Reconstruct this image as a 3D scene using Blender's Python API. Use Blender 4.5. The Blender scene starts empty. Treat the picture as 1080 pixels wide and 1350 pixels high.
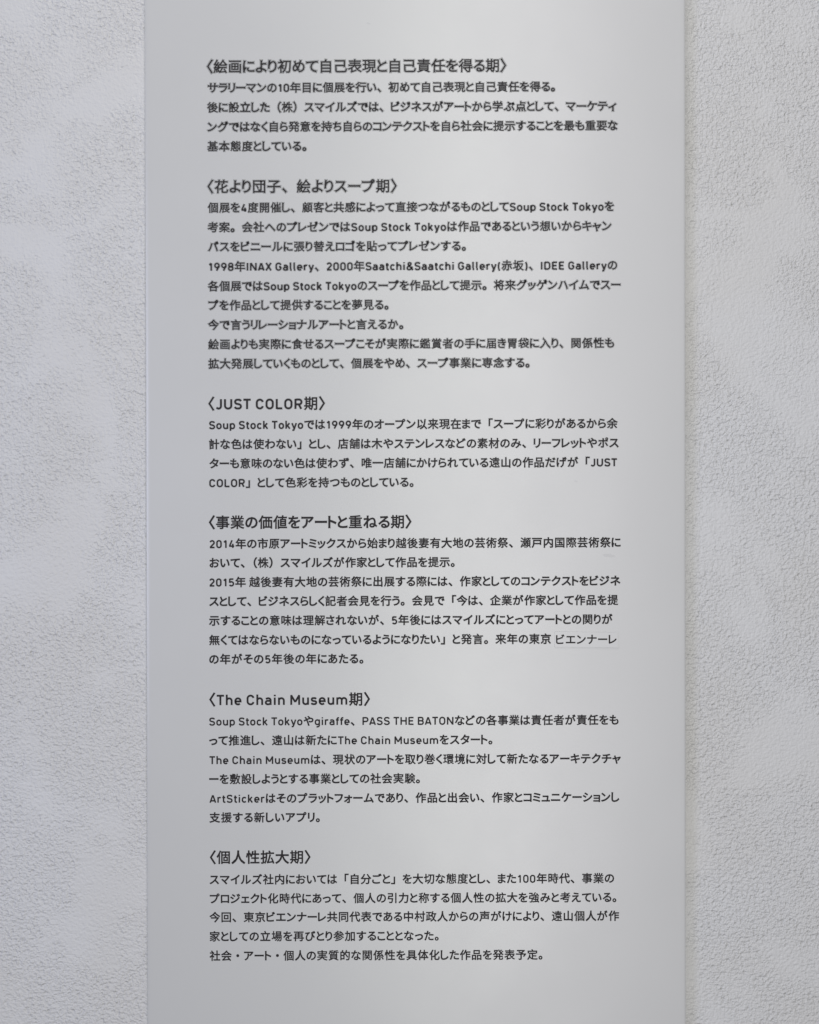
import bpy, math, random
import numpy as np
from mathutils import Vector, Matrix

random.seed(7)
S = bpy.context.scene
COL = S.collection
MM = 0.001                      # the panel is about 0.71 m wide: one photo pixel is close to a millimetre

# ------------------------------------------------------------------ camera
D = 1.30                        # camera to panel face
PANEL_FACE = -0.020            # y of the panel's front face (wall surface is y = 0)
cam_d = bpy.data.cameras.new('camera')
cam = bpy.data.objects.new('camera', cam_d)
COL.objects.link(cam)
cam_d.sensor_fit = 'VERTICAL'
cam_d.sensor_height = 24.0
cam_d.lens = 24.0 * D / 1.350
cam_d.clip_start = 0.05
cam_d.clip_end = 50
PITCH = math.radians(0.22)      # looking a hair downwards
ROLL = math.radians(-0.105)
cam.location = (0, PANEL_FACE - D, D * math.tan(PITCH))
cam.rotation_mode = 'QUATERNION'
cam.rotation_quaternion = (Matrix.Rotation(math.pi / 2 - PITCH, 3, 'X') @ Matrix.Rotation(ROLL, 3, 'Z')).to_quaternion()
S.camera = cam

# ------------------------------------------------------------------ room light
W = bpy.data.worlds.new('World')
S.world = W
W.use_nodes = True
W.node_tree.nodes['Background'].inputs[0].default_value = (0.93, 0.94, 1.0, 1)
W.node_tree.nodes['Background'].inputs[1].default_value = 0.15

def area(name, loc, target, sx, sy, power, color):
    l = bpy.data.lights.new(name, 'AREA')
    l.shape = 'RECTANGLE'; l.size = sx; l.size_y = sy
    l.energy = power; l.color = color
    o = bpy.data.objects.new(name, l); COL.objects.link(o)
    o.location = loc
    d = Vector(target) - Vector(loc)
    o.rotation_euler = d.to_track_quat('-Z', 'Y').to_euler()
    return o

# tall bright opening behind the photographer: its blurred sheen is the pale upright streak on the panel
# (split into two lamps, tints added to colour the streak: left greener, right pinker)
area('tall_window_light', (0.14, -2.7, 0.25), (0.14, 0, 0.25), 0.34, 4.75, 28, (0.965, 1.0, 0.86))
area('tall_window_light', (0.49, -2.7, 0.25), (0.49, 0, 0.25), 0.30, 4.75, 27, (1.0, 0.95, 0.99))
# ceiling light above, just in front of the wall: grazes the plaster from above
area('ceiling_light', (-0.15, -1.1, 2.6), (-0.1, 0, 0.1), 0.5, 0.3, 18, (1.0, 0.985, 0.965))
# cool daylight from the left side of the room
area('left_window_light', (-2.0, -2.3, 0.2), (-0.5, 0, -0.1), 0.9, 1.8, 24, (0.66, 0.71, 1.0))

S.view_settings.view_transform = 'Standard'
S.view_settings.look = 'None'
S.view_settings.exposure = 0.0
S.view_settings.gamma = 1.0
S.view_settings.use_curve_mapping = False
S.render.engine = 'CYCLES'
S.cycles.use_denoising = True

# ------------------------------------------------------------------ materials
def mat(name):
    m = bpy.data.materials.new(name); m.use_nodes = True
    nt = m.node_tree
    return m, nt, nt.nodes['Principled BSDF']

def N(nt, t, **kw):
    n = nt.nodes.new(t)
    for k, v in kw.items():
        if k in n.inputs: n.inputs[k].default_value = v
        else: setattr(n, k, v)
    return n

def math_node(nt, op, a, b=None, clamp=False):
    n = nt.nodes.new('ShaderNodeMath'); n.operation = op; n.use_clamp = clamp
    for i, v in enumerate((a, b)):
        if v is None: continue
        if isinstance(v, (int, float)): n.inputs[i].default_value = v
        else: nt.links.new(v, n.inputs[i])
    return n.outputs[0]

def ramp(nt, v, lo, hi):
    n = nt.nodes.new('ShaderNodeMapRange'); n.interpolation_type = 'SMOOTHSTEP'
    n.inputs['From Min'].default_value = lo; n.inputs['From Max'].default_value = hi
    nt.links.new(v, n.inputs['Value'])
    return n.outputs['Result']

# white painted plaster: crusty trowelled grain in clumps, smoother patches between
m_wall, nt, bs = mat('white_plaster')
tc = N(nt, 'ShaderNodeTexCoord')
def noise(scale, detail=2.0, rough=0.5, dist=0.0, vec=None, off=None):
    n = N(nt, 'ShaderNodeTexNoise', Scale=scale, Detail=detail, Roughness=rough, Distortion=dist)
    nt.links.new(vec or tc.outputs['Object'], n.inputs['Vector'])
    return n.outputs['Fac']
mp = N(nt, 'ShaderNodeMapping'); mp.inputs['Location'].default_value = (3.3, 0, 1.7)
nt.links.new(tc.outputs['Object'], mp.inputs['Vector'])
mp2 = N(nt, 'ShaderNodeMapping'); mp2.inputs['Rotation'].default_value = (0, 0.35, 0); mp2.inputs['Scale'].default_value = (0.72, 1, 1.15)
nt.links.new(tc.outputs['Object'], mp2.inputs['Vector'])
patch = ramp(nt, noise(5.5, 3.0, 0.6, 0.5, mp.outputs[0]), 0.37, 0.52)
def dimples(scale, lo, hi, off):
    m = N(nt, 'ShaderNodeMapping'); m.inputs['Location'].default_value = off; m.inputs['Scale'].default_value = (0.8, 1, 1.1)
    nt.links.new(tc.outputs['Object'], m.inputs['Vector'])
    v = N(nt, 'ShaderNodeTexVoronoi', feature='F1', Scale=scale, Randomness=1.0)
    nt.links.new(m.outputs[0], v.inputs['Vector'])
    return ramp(nt, v.outputs['Distance'], lo, hi)       # 0 in the pit, 1 between pits
grain = noise(215, 1.0, 0.5, 0.0)
fine = noise(420, 1.0, 0.5, 0.0)
soft = noise(32, 2.0, 0.5, 0.0)
amp = math_node(nt, 'ADD', math_node(nt, 'MULTIPLY', patch, 0.66), 0.32)
g = math_node(nt, 'ADD', math_node(nt, 'MULTIPLY', grain, 1.6), math_node(nt, 'MULTIPLY', fine, 0.8))
g = math_node(nt, 'ADD', g, math_node(nt, 'MULTIPLY', dimples(185, 0.08, 0.50, (0, 0, 0)), 0.42))
g = math_node(nt, 'ADD', g, math_node(nt, 'MULTIPLY', dimples(125, 0.05, 0.40, (.37, 0, .11)), 0.30))
g = math_node(nt, 'ADD', g, -1.7)                 # centred, so a smooth patch is not a plateau
h = math_node(nt, 'ADD', math_node(nt, 'MULTIPLY', g, amp), math_node(nt, 'MULTIPLY', soft, 0.5))
bump = N(nt, 'ShaderNodeBump', Strength=1.0, Distance=0.0017)
nt.links.new(h, bump.inputs['Height'])
nt.links.new(bump.outputs[0], bs.inputs['Normal'])
tint = N(nt, 'ShaderNodeMix', data_type='RGBA')
tint.inputs['A'].default_value = (0.618, 0.612, 0.612, 1)
tint.inputs['B'].default_value = (0.635, 0.635, 0.648, 1)
nt.links.new(ramp(nt, noise(3.5, 3.0, 0.6), 0.35, 0.65), tint.inputs['Factor'])
nt.links.new(tint.outputs['Result'], bs.inputs['Base Color'])
bs.inputs['Roughness'].default_value = 0.5
bs.inputs['Specular IOR Level'].default_value = 0.45

# satin white printed sheet
m_panel, nt, bs = mat('satin_white_sheet')
tc = N(nt, 'ShaderNodeTexCoord')
bs.inputs['Base Color'].default_value = (0.56, 0.56, 0.562, 1)
bs.inputs['Roughness'].default_value = 0.34
bs.inputs['Specular IOR Level'].default_value = 1.0
n1 = N(nt, 'ShaderNodeTexNoise', Scale=5.0, Detail=1.0); nt.links.new(tc.outputs['Object'], n1.inputs['Vector'])
n2 = N(nt, 'ShaderNodeTexNoise', Scale=600.0, Detail=1.0); nt.links.new(tc.outputs['Object'], n2.inputs['Vector'])
hh = math_node(nt, 'ADD', math_node(nt, 'MULTIPLY', n1.outputs['Fac'], 1.0), math_node(nt, 'MULTIPLY', n2.outputs['Fac'], 0.012))
n3 = N(nt, 'ShaderNodeTexNoise', Scale=9.0, Detail=4.0, Roughness=0.65); nt.links.new(tc.outputs['Object'], n3.inputs['Vector'])
nt.links.new(math_node(nt, 'ADD', math_node(nt, 'MULTIPLY', n3.outputs['Fac'], 0.10), 0.295), bs.inputs['Roughness'])
b1 = N(nt, 'ShaderNodeBump', Strength=1.0, Distance=0.0016)
nt.links.new(hh, b1.inputs['Height']); nt.links.new(b1.outputs[0], bs.inputs['Normal'])

def ink(name, color, alpha=1.0):
    m, nt, bs = mat(name)
    bs.inputs['Base Color'].default_value = (*color, 1)
    bs.inputs['Roughness'].default_value = 0.6
    bs.inputs['Specular IOR Level'].default_value = 0.25
    bs.inputs['Alpha'].default_value = alpha
    return m
m_ink = ink('charcoal_print', (0.018, 0.015, 0.017))
m_bleed = ink('charcoal_print_soft_edge', (0.015, 0.015, 0.017), 0.15)

m_sticker, nt, bs = mat('correction_film')
bs.inputs['Base Color'].default_value = (0.575, 0.575, 0.58, 1)
bs.inputs['Roughness'].default_value = 0.36
bs.inputs['Specular IOR Level'].default_value = 0.95
m_scuff, nt, bs = mat('grey_scuff')
bs.inputs['Base Color'].default_value = (0.30, 0.30, 0.34, 1)
bs.inputs['Alpha'].default_value = 0.06

# ------------------------------------------------------------------ object helpers
def mesh_obj(name, verts, faces, mats, parent=None, midx=None, loc=None, smooth=False):
    me = bpy.data.meshes.new(name)
    me.from_pydata([tuple(v) for v in verts], [], faces)
    for m in (mats if isinstance(mats, (list, tuple)) else [mats]): me.materials.append(m)
    if midx is not None: me.polygons.foreach_set('material_index', midx)
    if smooth: me.polygons.foreach_set('use_smooth', [True] * len(me.polygons))
    me.update()
    o = bpy.data.objects.new(name, me); COL.objects.link(o)
    if parent: o.parent = parent
    if loc: o.location = loc
    return o

# photo pixel (in the 1080 x 1350 frame) -> metres on the panel plane, before the camera's own small tilt
def X(px): return (px - 540) * MM
def Z(py): return (675 - py) * MM

# ------------------------------------------------------------------ wall
nx, nz = 160, 180
xs = np.linspace(-1.6, 1.6, nx); zs = np.linspace(-1.7, 1.7, nz)
rng = np.random.default_rng(3)
vy = np.zeros((nz, nx))
for _ in range(40):
    kx, kz = rng.normal(0, 9, 2); ph = rng.uniform(0, 6.28)
    vy += np.sin(kx * xs[None, :] + kz * zs[:, None] + ph) * 0.00008
verts = [(xs[i], vy[j, i], zs[j]) for j in range(nz) for i in range(nx)]
faces = [(j * nx + i, j * nx + i + 1, (j + 1) * nx + i + 1, (j + 1) * nx + i) for j in range(nz - 1) for i in range(nx - 1)]
wall = mesh_obj('wall', verts, faces, m_wall, smooth=True)
wall['kind'] = 'structure'
wall['label'] = 'white wall of rough trowelled plaster behind the text panel'
wall['category'] = 'wall'

# ------------------------------------------------------------------ text panel
panel = bpy.data.objects.new('text_panel', None); COL.objects.link(panel)
panel.empty_display_size = 0.05
panel['label'] = 'tall pale grey panel printed with six sections of Japanese text on a plaster wall'
panel['category'] = 'text panel'
PX0, PX1 = 192.5, 904.0
PZ0, PZ1 = -0.78, 0.78
# cross-section: flat face with softly rolled left and right edges
prof = []
hw = (PX1 - PX0) / 2 * MM; cx = X((PX0 + PX1) / 2)
T = -PANEL_FACE
RW = {-1: 0.0060, 1: 0.003}; RD = {-1: 0.0011, 1: 0.0008}
def edge(sign):
    pts = [(cx + sign * hw, -0.0016)]
    for k in range(0, 9):
        a = k / 8
        # elliptical roll, 9 mm wide and 1 mm deep
        ang = a * math.pi / 2
        pts.append((cx + sign * (hw - RW[sign] * (1 - math.cos(ang))), -(T - RD[sign]) - RD[sign] * math.sin(ang)))
    return pts
L = edge(-1); R = edge(1)[::-1]
mid = [(cx + (-1 + 2 * k / 40) * (hw - 0.008), -T) for k in range(0, 41)]
prof = L + mid + R
rows = np.linspace(PZ0, PZ1, 60)
verts = [(p[0], p[1], z) for z in rows for p in prof]
n = len(prof)
faces = [(j * n + i, j * n + i + 1, (j + 1) * n + i + 1, (j + 1) * n + i) for j in range(len(rows) - 1) for i in range(n - 1)]
faces.append(tuple(range(n - 1, -1, -1))); faces.append(tuple((len(rows) - 1) * n + i for i in range(n)))
for j in range(len(rows) - 1):      # back
    faces.append((j * n + n - 1, j * n, (j + 1) * n, (j + 1) * n + n - 1))
sheet = mesh_obj('panel_sheet', verts, faces, m_panel, panel)
sheet.data.polygons.foreach_set('use_smooth', [len(p.vertices) == 4 for p in sheet.data.polygons])

# ------------------------------------------------------------------ latin letters drawn as strokes (round industrial grotesque)
SW = 100.0
def arc(cx, cy, rx, ry, a0, a1, n=9):
    return [(cx + rx * math.cos(math.radians(a0 + (a1 - a0) * k / n)), cy + ry * math.sin(math.radians(a0 + (a1 - a0) * k / n))) for k in range(n + 1)]
def stadium(x0, y0, x1, y1, r):
    return (arc(x1 - r, y1 - r, r, r, 0, 90) + arc(x0 + r, y1 - r, r, r, 90, 180) + arc(x0 + r, y0 + r, r, r, 180, 270) + arc(x1 - r, y0 + r, r, r, 270, 360)), True
def spline(pts, n=6):
    P = [pts[0]] + list(pts) + [pts[-1]]
    out = []
    for i in range(1, len(P) - 2):
        p0, p1, p2, p3 = (np.array(P[i + k], float) for k in (-1, 0, 1, 2))
        for k in range(n):
            t = k / n
            out.append(tuple(0.5 * (2 * p1 + (p2 - p0) * t + (2 * p0 - 5 * p1 + 4 * p2 - p3) * t * t + (3 * p1 - p0 - 3 * p2 + p3) * t ** 3)))
    out.append(tuple(pts[-1]))
    return out
def ln(*p): return list(p), False
def op(p): return p, False
def dot(x, y, s=56): return [(x, y - s), (x, y + s)], False
T0, B0 = 664, 46          # centre lines of cap top and base
XM = 474                  # centre line of x-height
LG = {
 '0': (572, [stadium(100, 46, 472, 664, 180)]),
 '1': (470, [ln((290, 0), (290, 690)), ln((110, 520), (305, 685))]),
 '2': (560, [op(arc(275, 487, 178, 177, 165, -20, 12) + [(420, 400), (100, 60)]), ln((62, 46), (500, 46))]),
 '4': (575, [ln((330, 710), (95, 170)), ln((58, 165), (530, 165)), ln((395, 0), (395, 390))]),
 '5': (560, [ln((470, 664), (135, 664)), ln((140, 700), (118, 320)), op([(118, 345)] + arc(280, 232, 190, 186, 125, -150, 16))]),
 '8': (570, [stadium(115, 372, 455, 664, 146), stadium(95, 46, 475, 372, 163)]),
 '9': (570, [stadium(98, 300, 470, 664, 182), op([(460, 430), (445, 370), (245, 0)])]),
 'A': (620, [ln((60, 0), (300, 690)), ln((320, 690), (560, 0)), ln((140, 175), (480, 175))]),
 'B': (635, [op([(112, 0), (112, 710)]), op([(112, 664), (370, 664)] + arc(380, 515, 140, 149, 90, -90, 10) + [(112, 366)]), op([(330, 366)] + arc(390, 206, 150, 160, 90, -90, 10) + [(112, 46)])]),
 'C': (620, [op(arc(315, 455, 212, 209, 12, 180, 12) + arc(315, 255, 212, 209, 180, 348, 12))]),
 'D': (650, [op([(112, 0), (112, 710)]), op([(112, 664), (330, 664)] + arc(340, 464, 200, 200, 90, 0, 8) + arc(340, 246, 200, 200, 0, -90, 8) + [(112, 46)])]),
 'E': (570, [ln((112, 0), (112, 710)), ln((112, 664), (520, 664)), ln((112, 360), (470, 360)), ln((112, 46), (520, 46))]),
 'G': (640, [op(arc(315, 455, 212, 209, 15, 180, 12) + arc(315, 255, 212, 209, 180, 360, 12) + [(527, 345)]), ln((555, 345), (340, 345))]),
 'H': (680, [ln((112, 0), (112, 710)), ln((568, 0), (568, 710)), ln((112, 365), (568, 365))]),
 'I': (250, [ln((125, 0), (125, 710))]),
 'J': (500, [op([(385, 710), (385, 220)] + arc(225, 220, 160, 174, 0, -110, 9) + [(62, 110)])]),
 'L': (540, [ln((112, 0), (112, 710)), ln((112, 46), (505, 46))]),
 'M': (780, [ln((112, 0), (112, 690)), ln((100, 690), (390, 200)), ln((680, 690), (390, 200)), ln((668, 0), (668, 690))]),
 'N': (700, [ln((112, 0), (112, 710)), ln((120, 690), (580, 20)), ln((588, 0), (588, 710))]),
 'O': (650, [stadium(105, 46, 545, 664, 212)]),
 'P': (610, [ln((112, 0), (112, 710)), op([(112, 664), (360, 664)] + arc(370, 490, 170, 174, 90, -90, 10) + [(112, 316)])]),
 'R': (635, [ln((112, 0), (112, 710)), op([(112, 664), (360, 664)] + arc(370, 495, 165, 169, 90, -90, 10) + [(112, 326)]), ln((340, 330), (520, 0))]),
 'S': (600, [op(spline([(512, 560), (440, 645), (310, 664), (170, 640), (100, 520), (160, 405), (310, 360), (445, 315), (510, 195), (440, 75), (300, 46), (160, 70), (75, 160)]))]),
 'T': (560, [ln((20, 664), (540, 664)), ln((280, 710), (280, 0))]),
 'U': (655, [op([(107, 710), (107, 245)] + arc(327, 245, 220, 199, 180, 360, 14) + [(547, 710)])]),
 'X': (600, [ln((65, 0), (525, 710)), ln((535, 0), (75, 710))]),
 'a': (530, [op([(85, 430)] + arc(255, 330, 170, 144, 115, 0, 8) + [(425, 0)]), op([(425, 290), (230, 290)] + arc(220, 168, 140, 122, 90, 270, 10) + [(250, 46), (350, 60), (425, 120)])]),
 'c': (490, [op(arc(265, 300, 172, 174, 35, 180, 9) + arc(265, 220, 172, 174, 180, 325, 9))]),
 'e': (545, [op([(92, 255), (455, 255), (452, 300)] + arc(273, 300, 181, 174, 10, 180, 10) + arc(273, 220, 181, 174, 180, 318, 9))]),
 'f': (335, [op([(150, 0), (150, 560)] + arc(260, 570, 110, 94, 180, 90, 6) + [(330, 664)]), ln((30, 474), (310, 474))]),
 'g': (560, [stadium(95, 60, 455, 474, 172), op([(455, 520), (455, 10)] + arc(285, 0, 170, 154, 0, -120, 9))]),
 'h': (560, [ln((108, 0), (108, 740)), op([(108, 330)] + arc(280, 310, 172, 164, 160, 0, 9) + [(452, 0)])]),
 'i': (250, [ln((125, 0), (125, 520)), dot(125, 665)]),
 'k': (530, [ln((108, 0), (108, 740)), ln((115, 190), (420, 520)), ln((225, 300), (450, 0))]),
 'l': (280, [op([(112, 740), (112, 120)] + arc(190, 124, 78, 78, 180, 270, 5) + [(235, 46)])]),
 'm': (860, [ln((108, 0), (108, 520)), op([(108, 330)] + arc(265, 325, 157, 149, 160, 0, 9) + [(422, 0)]), op([(422, 330)] + arc(585, 325, 163, 149, 160, 0, 9) + [(748, 0)])]),
 'n': (560, [ln((108, 0), (108, 520)), op([(108, 330)] + arc(280, 310, 172, 164, 160, 0, 9) + [(452, 0)])]),
 'o': (545, [stadium(94, 46, 451, 474, 176)]),
 'p': (560, [ln((108, -170), (108, 520)), stadium(108, 46, 465, 474, 172)]),
 'r': (400, [ln((108, 0), (108, 520)), op([(108, 330)] + arc(270, 330, 162, 144, 160, 55, 7))]),
 's': (490, [op(spline([(405, 410), (340, 462), (240, 474), (130, 455), (90, 370), (140, 290), (250, 264), (370, 235), (408, 150), (355, 65), (240, 46), (140, 60), (62, 120)]))]),
 't': (345, [op([(150, 660), (150, 150)] + arc(245, 140, 95, 94, 180, 270, 6) + [(325, 46)]), ln((30, 474), (315, 474))]),
 'u': (560, [op([(108, 520), (108, 210)] + arc(280, 210, 172, 164, 180, 340, 9)), ln((452, 0), (452, 520))]),
 'y': (510, [ln((60, 520), (262, 20)), op([(455, 520), (270, 0), (220, -115), (150, -130), (90, -128)])]),
 '&': (690, [op(spline([(640, 0), (480, 170), (260, 430), (200, 530), (230, 635), (330, 668), (430, 630), (445, 540), (380, 450), (200, 330), (110, 200), (140, 90), (260, 42), (400, 70), (520, 190), (575, 330)]))]),
 '(': (330, [op(arc(420, 300, 300, 520, 130, 230, 12))]),
 ')': (330, [op(arc(-90, 300, 300, 520, 50, -50, 12))]),
}

def ribbon(pts, closed, w):
    P = np.array(pts, float)
    keep = [0]
    for i in range(1, len(P)):
        if np.hypot(*(P[i] - P[keep[-1]])) > 2: keep.append(i)
    P = P[keep]
    if closed and np.hypot(*(P[0] - P[-1])) < 3: P = P[:-1]
    n = len(P)
    Lp, Rp = [], []
    for i in range(n):
        a = P[(i - 1) % n] if (closed or i > 0) else None
        b = P[(i + 1) % n] if (closed or i < n - 1) else None
        d1 = (P[i] - a) / np.hypot(*(P[i] - a)) if a is not None else None
        d2 = (b - P[i]) / np.hypot(*(b - P[i])) if b is not None else None
        if d1 is None: d1 = d2
        if d2 is None: d2 = d1
        n1 = np.array((-d1[1], d1[0])); n2 = np.array((-d2[1], d2[0]))
        m = n1 + n2; l = np.hypot(*m)
        m = n1 if l < 0.3 else m / l
        k = min(1 / max(np.dot(m, n1), 0.5), 1.6)
        Lp.append(P[i] + m * k * w / 2); Rp.append(P[i] - m * k * w / 2)
    V = Lp + Rp
    F = [(i, n + i, n + (i + 1) % n, (i + 1) % n) for i in range(n if closed else n - 1)]
    return V, F

_cache = {}
def latin_glyph(ch, grow):
    key = (ch, grow)
    if key not in _cache:
        adv, strokes = LG[ch]
        V, F = [], []
        for si, (pts, closed) in enumerate(strokes):
            v, f = ribbon(pts, closed, SW + 2 * grow * 1000)
            if grow > 0 and not closed:      # the soft edge also reaches past the stroke ends
                pass
            o = len(V)
            V += [(p[0] / 1000, p[1] / 1000, si * 1.5e-6) for p in v]
            F += [tuple(o + i for i in q) for q in f]
        _cache[key] = (np.array(V), F, adv / 1000)
    return _cache[key]

def han_raw(ch):
    key = ('raw', ch)
    if key in _cache: return _cache[key]
    c = bpy.data.curves.new('glyph', 'FONT')
    c.body = ch; c.size = 1; c.resolution_u = 3
    o = bpy.data.objects.new('glyph', c); COL.objects.link(o)
    def read():
        bpy.context.view_layer.update()
        e = o.evaluated_get(bpy.context.evaluated_depsgraph_get())
        m = e.to_mesh()
        V = np.array([v.co[:] for v in m.vertices])
        F = [tuple(p.vertices) if p.normal.z >= 0 else tuple(reversed(p.vertices)) for p in m.polygons]
        e.to_mesh_clear()
        return V, F
    V, F = read(); V[:, 2] = 0
    # outline loops = boundary edges of the filled glyph (welded by position)
    ids = {}; wl = []
    for v in V:
        k = (round(v[0], 5), round(v[1], 5)); wl.append(ids.setdefault(k, len(ids)))
    P = [None] * len(ids)
    for k, i in ids.items(): P[i] = k
    cnt = {}
    for f in F:
        q = [wl[i] for i in f]
        for i in range(len(q)):
            a, b = q[i], q[(i + 1) % len(q)]
            if a != b: cnt[(min(a, b), max(a, b))] = cnt.get((min(a, b), max(a, b)), 0) + 1
    nb = {}
    for (a, b), n in cnt.items():
        if n == 1: nb.setdefault(a, []).append(b); nb.setdefault(b, []).append(a)
    loops = []; used = set()
    for st in nb:
        for nx_ in nb[st]:
            if (min(st, nx_), max(st, nx_)) in used: continue
            loop = [st]; prev, cur = st, nx_
            used.add((min(prev, cur), max(prev, cur)))
            while cur != st:
                loop.append(cur)
                opts = [w for w in nb[cur] if (min(cur, w), max(cur, w)) not in used]
                if not opts: break
                prev, cur = cur, opts[0]
                used.add((min(prev, cur), max(prev, cur)))
            if len(loop) > 2: loops.append([P[i] for i in loop])
    bpy.data.objects.remove(o); bpy.data.curves.remove(c)
    _cache[key] = (V, F, loops)
    return _cache[key]

def han_glyph(ch, grow):
    """filled glyph whose strokes are fattened by a ribbon along every outline"""
    key = (ch, grow)
    if key not in _cache:
        V, F, loops = han_raw(ch)
        V = [tuple(v) for v in V]; F = list(F)
        if grow > 0:
            per = sum(sum(math.dist(lp[i], lp[i - 1]) for i in range(len(lp))) for lp in loops)
            grow *= min(1.25, max(0.35, 1.4 - per / 18))     # dense characters are drawn with finer strokes
            for li, lp in enumerate(loops):
                v, f = ribbon([(p[0] * 1000, p[1] * 1000) for p in lp], True, 2000 * grow)
                o = len(V)
                V += [(p[0] / 1000, p[1] / 1000, (li + 1) * 1.0e-6) for p in v]
                F += [tuple(o + i for i in q) for q in f]
        _cache[key] = (np.array(V), F)
    return _cache[key]

def is_kana(ch): return 0x3041 <= ord(ch) <= 0x30FA
FULL = '、。（）「」〈〉・'
def layout(text):
    """ink-tight advance list in em: (char, x offset of the glyph origin), ink start, ink end"""
    out = []; x = 0.0; first = last = 0.0; prev = None
    for ch in text:
        if ch == ' ':
            x += 0.24; prev = ch; continue
        if prev is not None and prev in '、。' and ch in '（「': x -= 0.5
        if ch in LG:
            V, F, adv = latin_glyph(ch, 0)
            s = 1.0
            if prev is not None and prev not in LG and prev != ' ': x += 0.01
            out.append((ch, x)); lo, hi = x + V[:, 0].min(), x + V[:, 0].max(); x += adv + 0.012
        else:
            V, F = han_glyph(ch, 0)
            lo0, hi0 = V[:, 0].min(), V[:, 0].max()
            if is_kana(ch):
                sb = 0.055 if ch not in 'ィャュョッァォェっゃゅょ' else 0.05
                out.append((ch, x - lo0 + sb)); lo, hi = x + sb, x + sb + hi0 - lo0; x += hi0 - lo0 + 2 * sb
            elif ch == 'ー':
                out.append((ch, x - lo0 + 0.06)); lo, hi = x + 0.06, x + 0.06 + hi0 - lo0; x += hi0 - lo0 + 0.12
            else:
                out.append((ch, x)); lo, hi = x + lo0, x + hi0; x += 1.0
        if len(out) == 1: first = lo
        last = hi; prev = ch
    return out, first, last

HAN_CENTRE = 0.383; LAT_DROP = 0.0
def line_mesh(acc, text, x0, x1, yc, em, grow, midx, depth, marks=()):
    """add one line of print to acc; x0/x1 are its ink ends in frame pixels, marks = known (index, x) in between"""
    out, first, last = layout(text)
    nG = len(out)
    skew = (yc - 675) * 0.00185                     # undo the camera roll so the panel stays square
    x0c, x1c = x0 + skew, x1 + skew
    n_gap = max(nG - 1, 1)
    extra = ((x1c - x0c) - (last - first) * em) / n_gap
    for i, (ch, ox) in enumerate(out):
        gx = x0c + (ox - first) * em + extra * i
        if ch in LG:
            V, F, _ = latin_glyph(ch, grow if midx else round(grow * 0.7, 5))
            dz = -0.016
        else:
            V, F = han_glyph(ch, grow); dz = 0.0
        bx = X(gx); bz = Z(yc) - (HAN_CENTRE - dz) * em * MM + (gx - 540) * 0.00185 * MM
        o = len(acc['v'])
        for v in V:
            acc['v'].append((bx + v[0] * em * MM, PANEL_FACE - depth - v[2], bz + v[1] * em * MM))
        acc['f'] += [tuple(o + k for k in q) for q in F]
        acc['m'] += [midx] * len(F)

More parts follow.
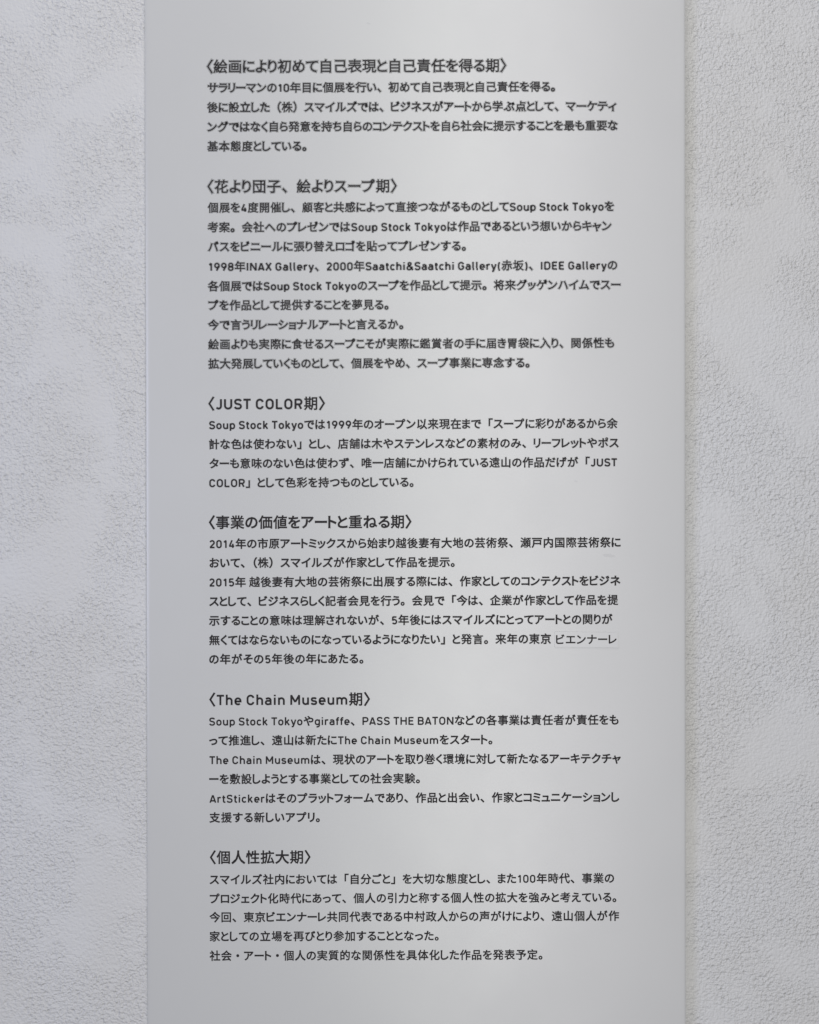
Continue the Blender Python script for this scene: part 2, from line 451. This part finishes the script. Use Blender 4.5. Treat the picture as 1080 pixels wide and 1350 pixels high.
BODY, HEAD = 14.35, 18.7
sections = [
 (('〈絵画により初めて自己表現と自己責任を得る期〉', 276, 669, 87.6),
  [('サラリーマンの10年目に個展を行い、初めて自己表現と自己責任を得る。', 277, 733, 115.6),
   ('後に設立した（株）スマイルズでは、ビジネスがアートから学ぶ点として、マーケティ', 276, 813.6, 141.4),
   ('ングではなく自ら発意を持ち自らのコンテクストを自ら社会に提示することを最も重要な', 276.5, 815.5, 167),
   ('基本態度としている。', 276, 405.5, 192.6)]),
 (('〈花より団子、絵よりスープ期〉', 276, 524.4, 245.4),
  [('個展を4度開催し、顧客と共感によって直接つながるものとしてSoup Stock Tokyoを', 276, 810.3, 273.2),
   ('考案。会社へのプレゼンではSoup Stock Tokyoは作品であるという想いからキャン', 276, 806.7, 299),
   ('バスをビニールに張り替えロゴを貼ってプレゼンする。', 276.5, 615, 324.6),
   ('1998年INAX Gallery、2000年Saatchi&Saatchi Gallery(赤坂)、IDEE Galleryの', 277, 814.4, 350.6),
   ('各個展ではSoup Stock Tokyoのスープを作品として提示。将来グッゲンハイムでスー', 276, 818.6, 376.4),
   ('プを作品として提供することを夢見る。', 276.5, 512.8, 401.6),
   ('今で言うリレーショナルアートと言えるか。', 276, 532.2, 427.4),
   ('絵画よりも実際に食せるスープこそが実際に鑑賞者の手に届き胃袋に入り、関係性も', 276, 810, 453),
   ('拡大発展していくものとして、個展をやめ、スープ事業に専念する。', 276, 698.3, 478.6)]),
 (('〈JUST COLOR期〉', 276, 428.6, 531.2),
  [('Soup Stock Tokyoでは1999年のオープン以来現在まで「スープに彩りがあるから余', 276.5, 814.4, 559),
   ('計な色は使わない」とし、店舗は木やステンレスなどの素材のみ、リーフレットやポス', 276.5, 815.6, 584.6),
   ('ターも意味のない色は使わず、唯一店舗にかけられている遠山の作品だげが「JUST', 277, 813.8, 610),
   ('COLOR」として色彩を持つものとしている。', 276.5, 545, 635.4)]),
 (('〈事業の価値をアートと重ねる期〉', 276, 542, 687.6),
  [('2014年の市原アートミックスから始まり越後妻有大地の芸術祭、瀬戸内国際芸術祭に', 276.5, 817.8, 715.8),
   ('おいて、（株）スマイルズが作家として作品を提示。', 276.5, 598.9, 741),
   ('2015年 越後妻有大地の芸術祭に出展する際には、作家としてのコンテクストをビジネ', 276, 817.2, 766.4),
   ('スとして、ビジネスらしく記者会見を行う。会見で「今は、企業が作家として作品を提', 276, 814.4, 791.8),
   ('示することの意味は理解されないが、5年後にはスマイルズにとってアートとの関りが', 275.5, 806.7, 817.2),
   ('無くてはならないものになっているようになりたい」と発言。来年の東京', 275.5, 725.5, 842.8),
   ('の年がその5年後の年にあたる。', 275.5, 478, 868)]),
 (('〈The Chain Museum期〉', 275.5, 486.4, 921.4),
  [('Soup Stock Tokyoやgiraffe、PASS THE BATONなどの各事業は責任者が責任をも', 274.8, 814.4, 950),
   ('って推進し、遠山は新たにThe Chain Museumをスタート。', 275, 647.8, 975.4),
   ('The Chain Museumは、現状のアートを取り巻く環境に対して新たなるアーキテクチャ', 274.8, 817.2, 1001),
   ('ーを敷設しようとする事業としての社会実験。', 274.8, 552, 1026.4),
   ('ArtStickerはそのプラットフォームであり、作品と出会い、作家とコミュニケーションし', 274.8, 815, 1052),
   ('支援する新しいアプリ。', 274.8, 419.7, 1077.2)]),
 (('〈個人性拡大期〉', 275.3, 407.2, 1129.8),
  [('スマイルズ社内においては「自分ごと」を大切な態度とし、また100年時代、事業の', 274.8, 808, 1159.2),
   ('プロジェクト化時代にあって、個人の引力と称する個人性の拡大を強みと考えている。', 274.8, 810.8, 1184.4),
   ('今回、東京ビエンナーレ共同代表である中村政人からの声がけにより、遠山個人が作', 274.4, 814.4, 1209),
   ('家としての立場を再びとり参加することとなった。', 274.4, 576, 1234.4),
   ('社会・アート・個人の実質的な関係性を具体化した作品を発表予定。', 274.2, 713, 1260)]),
]
# the print is softest at the top of the sheet and crisp from the middle down: (core growth, soft edges)
soft = [(0.0, (0.022, 0.052, 0.088)), (0.0, (0.022, 0.050, 0.084)), (0.018, (0.036, 0.056)), (0.026, (0.046,)), (0.029, ()), (0.026, ())]

def block(name, lines, em, core, halos):
    acc = dict(v=[], f=[], m=[])
    for (t, x0, x1, yc) in lines:
        for hi, gsz in enumerate(reversed(halos)):
            line_mesh(acc, t, x0, x1, yc, em, gsz * (BODY / em) ** 0.4, 1, 0.00006 + 0.00002 * hi)
        line_mesh(acc, t, x0, x1, yc, em, core * (BODY / em) ** 0.2, 0, 0.00014)
    return mesh_obj(name, acc['v'], acc['f'], [m_ink, m_bleed], panel, acc['m'])

for (head, body), (core, halos) in zip(sections, soft):
    block('heading', [head], HEAD, core, halos)
    block('paragraph', body, BODY, core, halos)

# ------------------------------------------------------------------ correction strip stuck over one misprinted word
def strip(name, corners, depth, thick, m, parent):
    f = [(X(px), PANEL_FACE - depth - thick, Z(py)) for px, py in corners]
    b = [(X(px), PANEL_FACE - depth + 0.00002, Z(py)) for px, py in corners]
    v = f + b; k = len(corners)
    faces = [tuple(range(k))[::-1]] + [(i, (i + 1) % k, k + (i + 1) % k, k + i) for i in range(k)]
    return mesh_obj(name, v, faces, m, parent)
sticker = strip('correction_sticker', [(731.2, 833.0), (814.0, 834.2), (815.2, 854.2), (731.0, 853.2)], 0.0001, 0.0009, m_sticker, panel)
sticker['label'] = 'thin pale strip with one reprinted katakana word'
acc = dict(v=[], f=[], m=[])
line_mesh(acc, 'ビエンナーレ', 732.8, 812, 843.6, 14.3, 0.022, 0, 0.00106)
mesh_obj('reprinted_word', acc['v'], acc['f'], [m_ink], sticker, acc['m'])

# ------------------------------------------------------------------ small scuffs on the sheet
def scuff(px, py, rx, ry, rot):
    pts = []
    for k in range(18):
        a = 2 * math.pi * k / 18
        r = 1 + random.uniform(-.25, .25)
        x, y = rx * r * math.cos(a), ry * r * math.sin(a)
        pts.append((X(px + x * math.cos(rot) - y * math.sin(rot)), PANEL_FACE - 0.00005, Z(py + x * math.sin(rot) + y * math.cos(rot))))
    o = mesh_obj('scuff', pts, [tuple(range(18))], m_scuff, panel)
for a in [(487, 32, 3.2, 1.2, .3), (759.5, 635, 2.2, 1.6, 0), (803, 733, 8, 2.2, .1)]:
    scuff(*a)
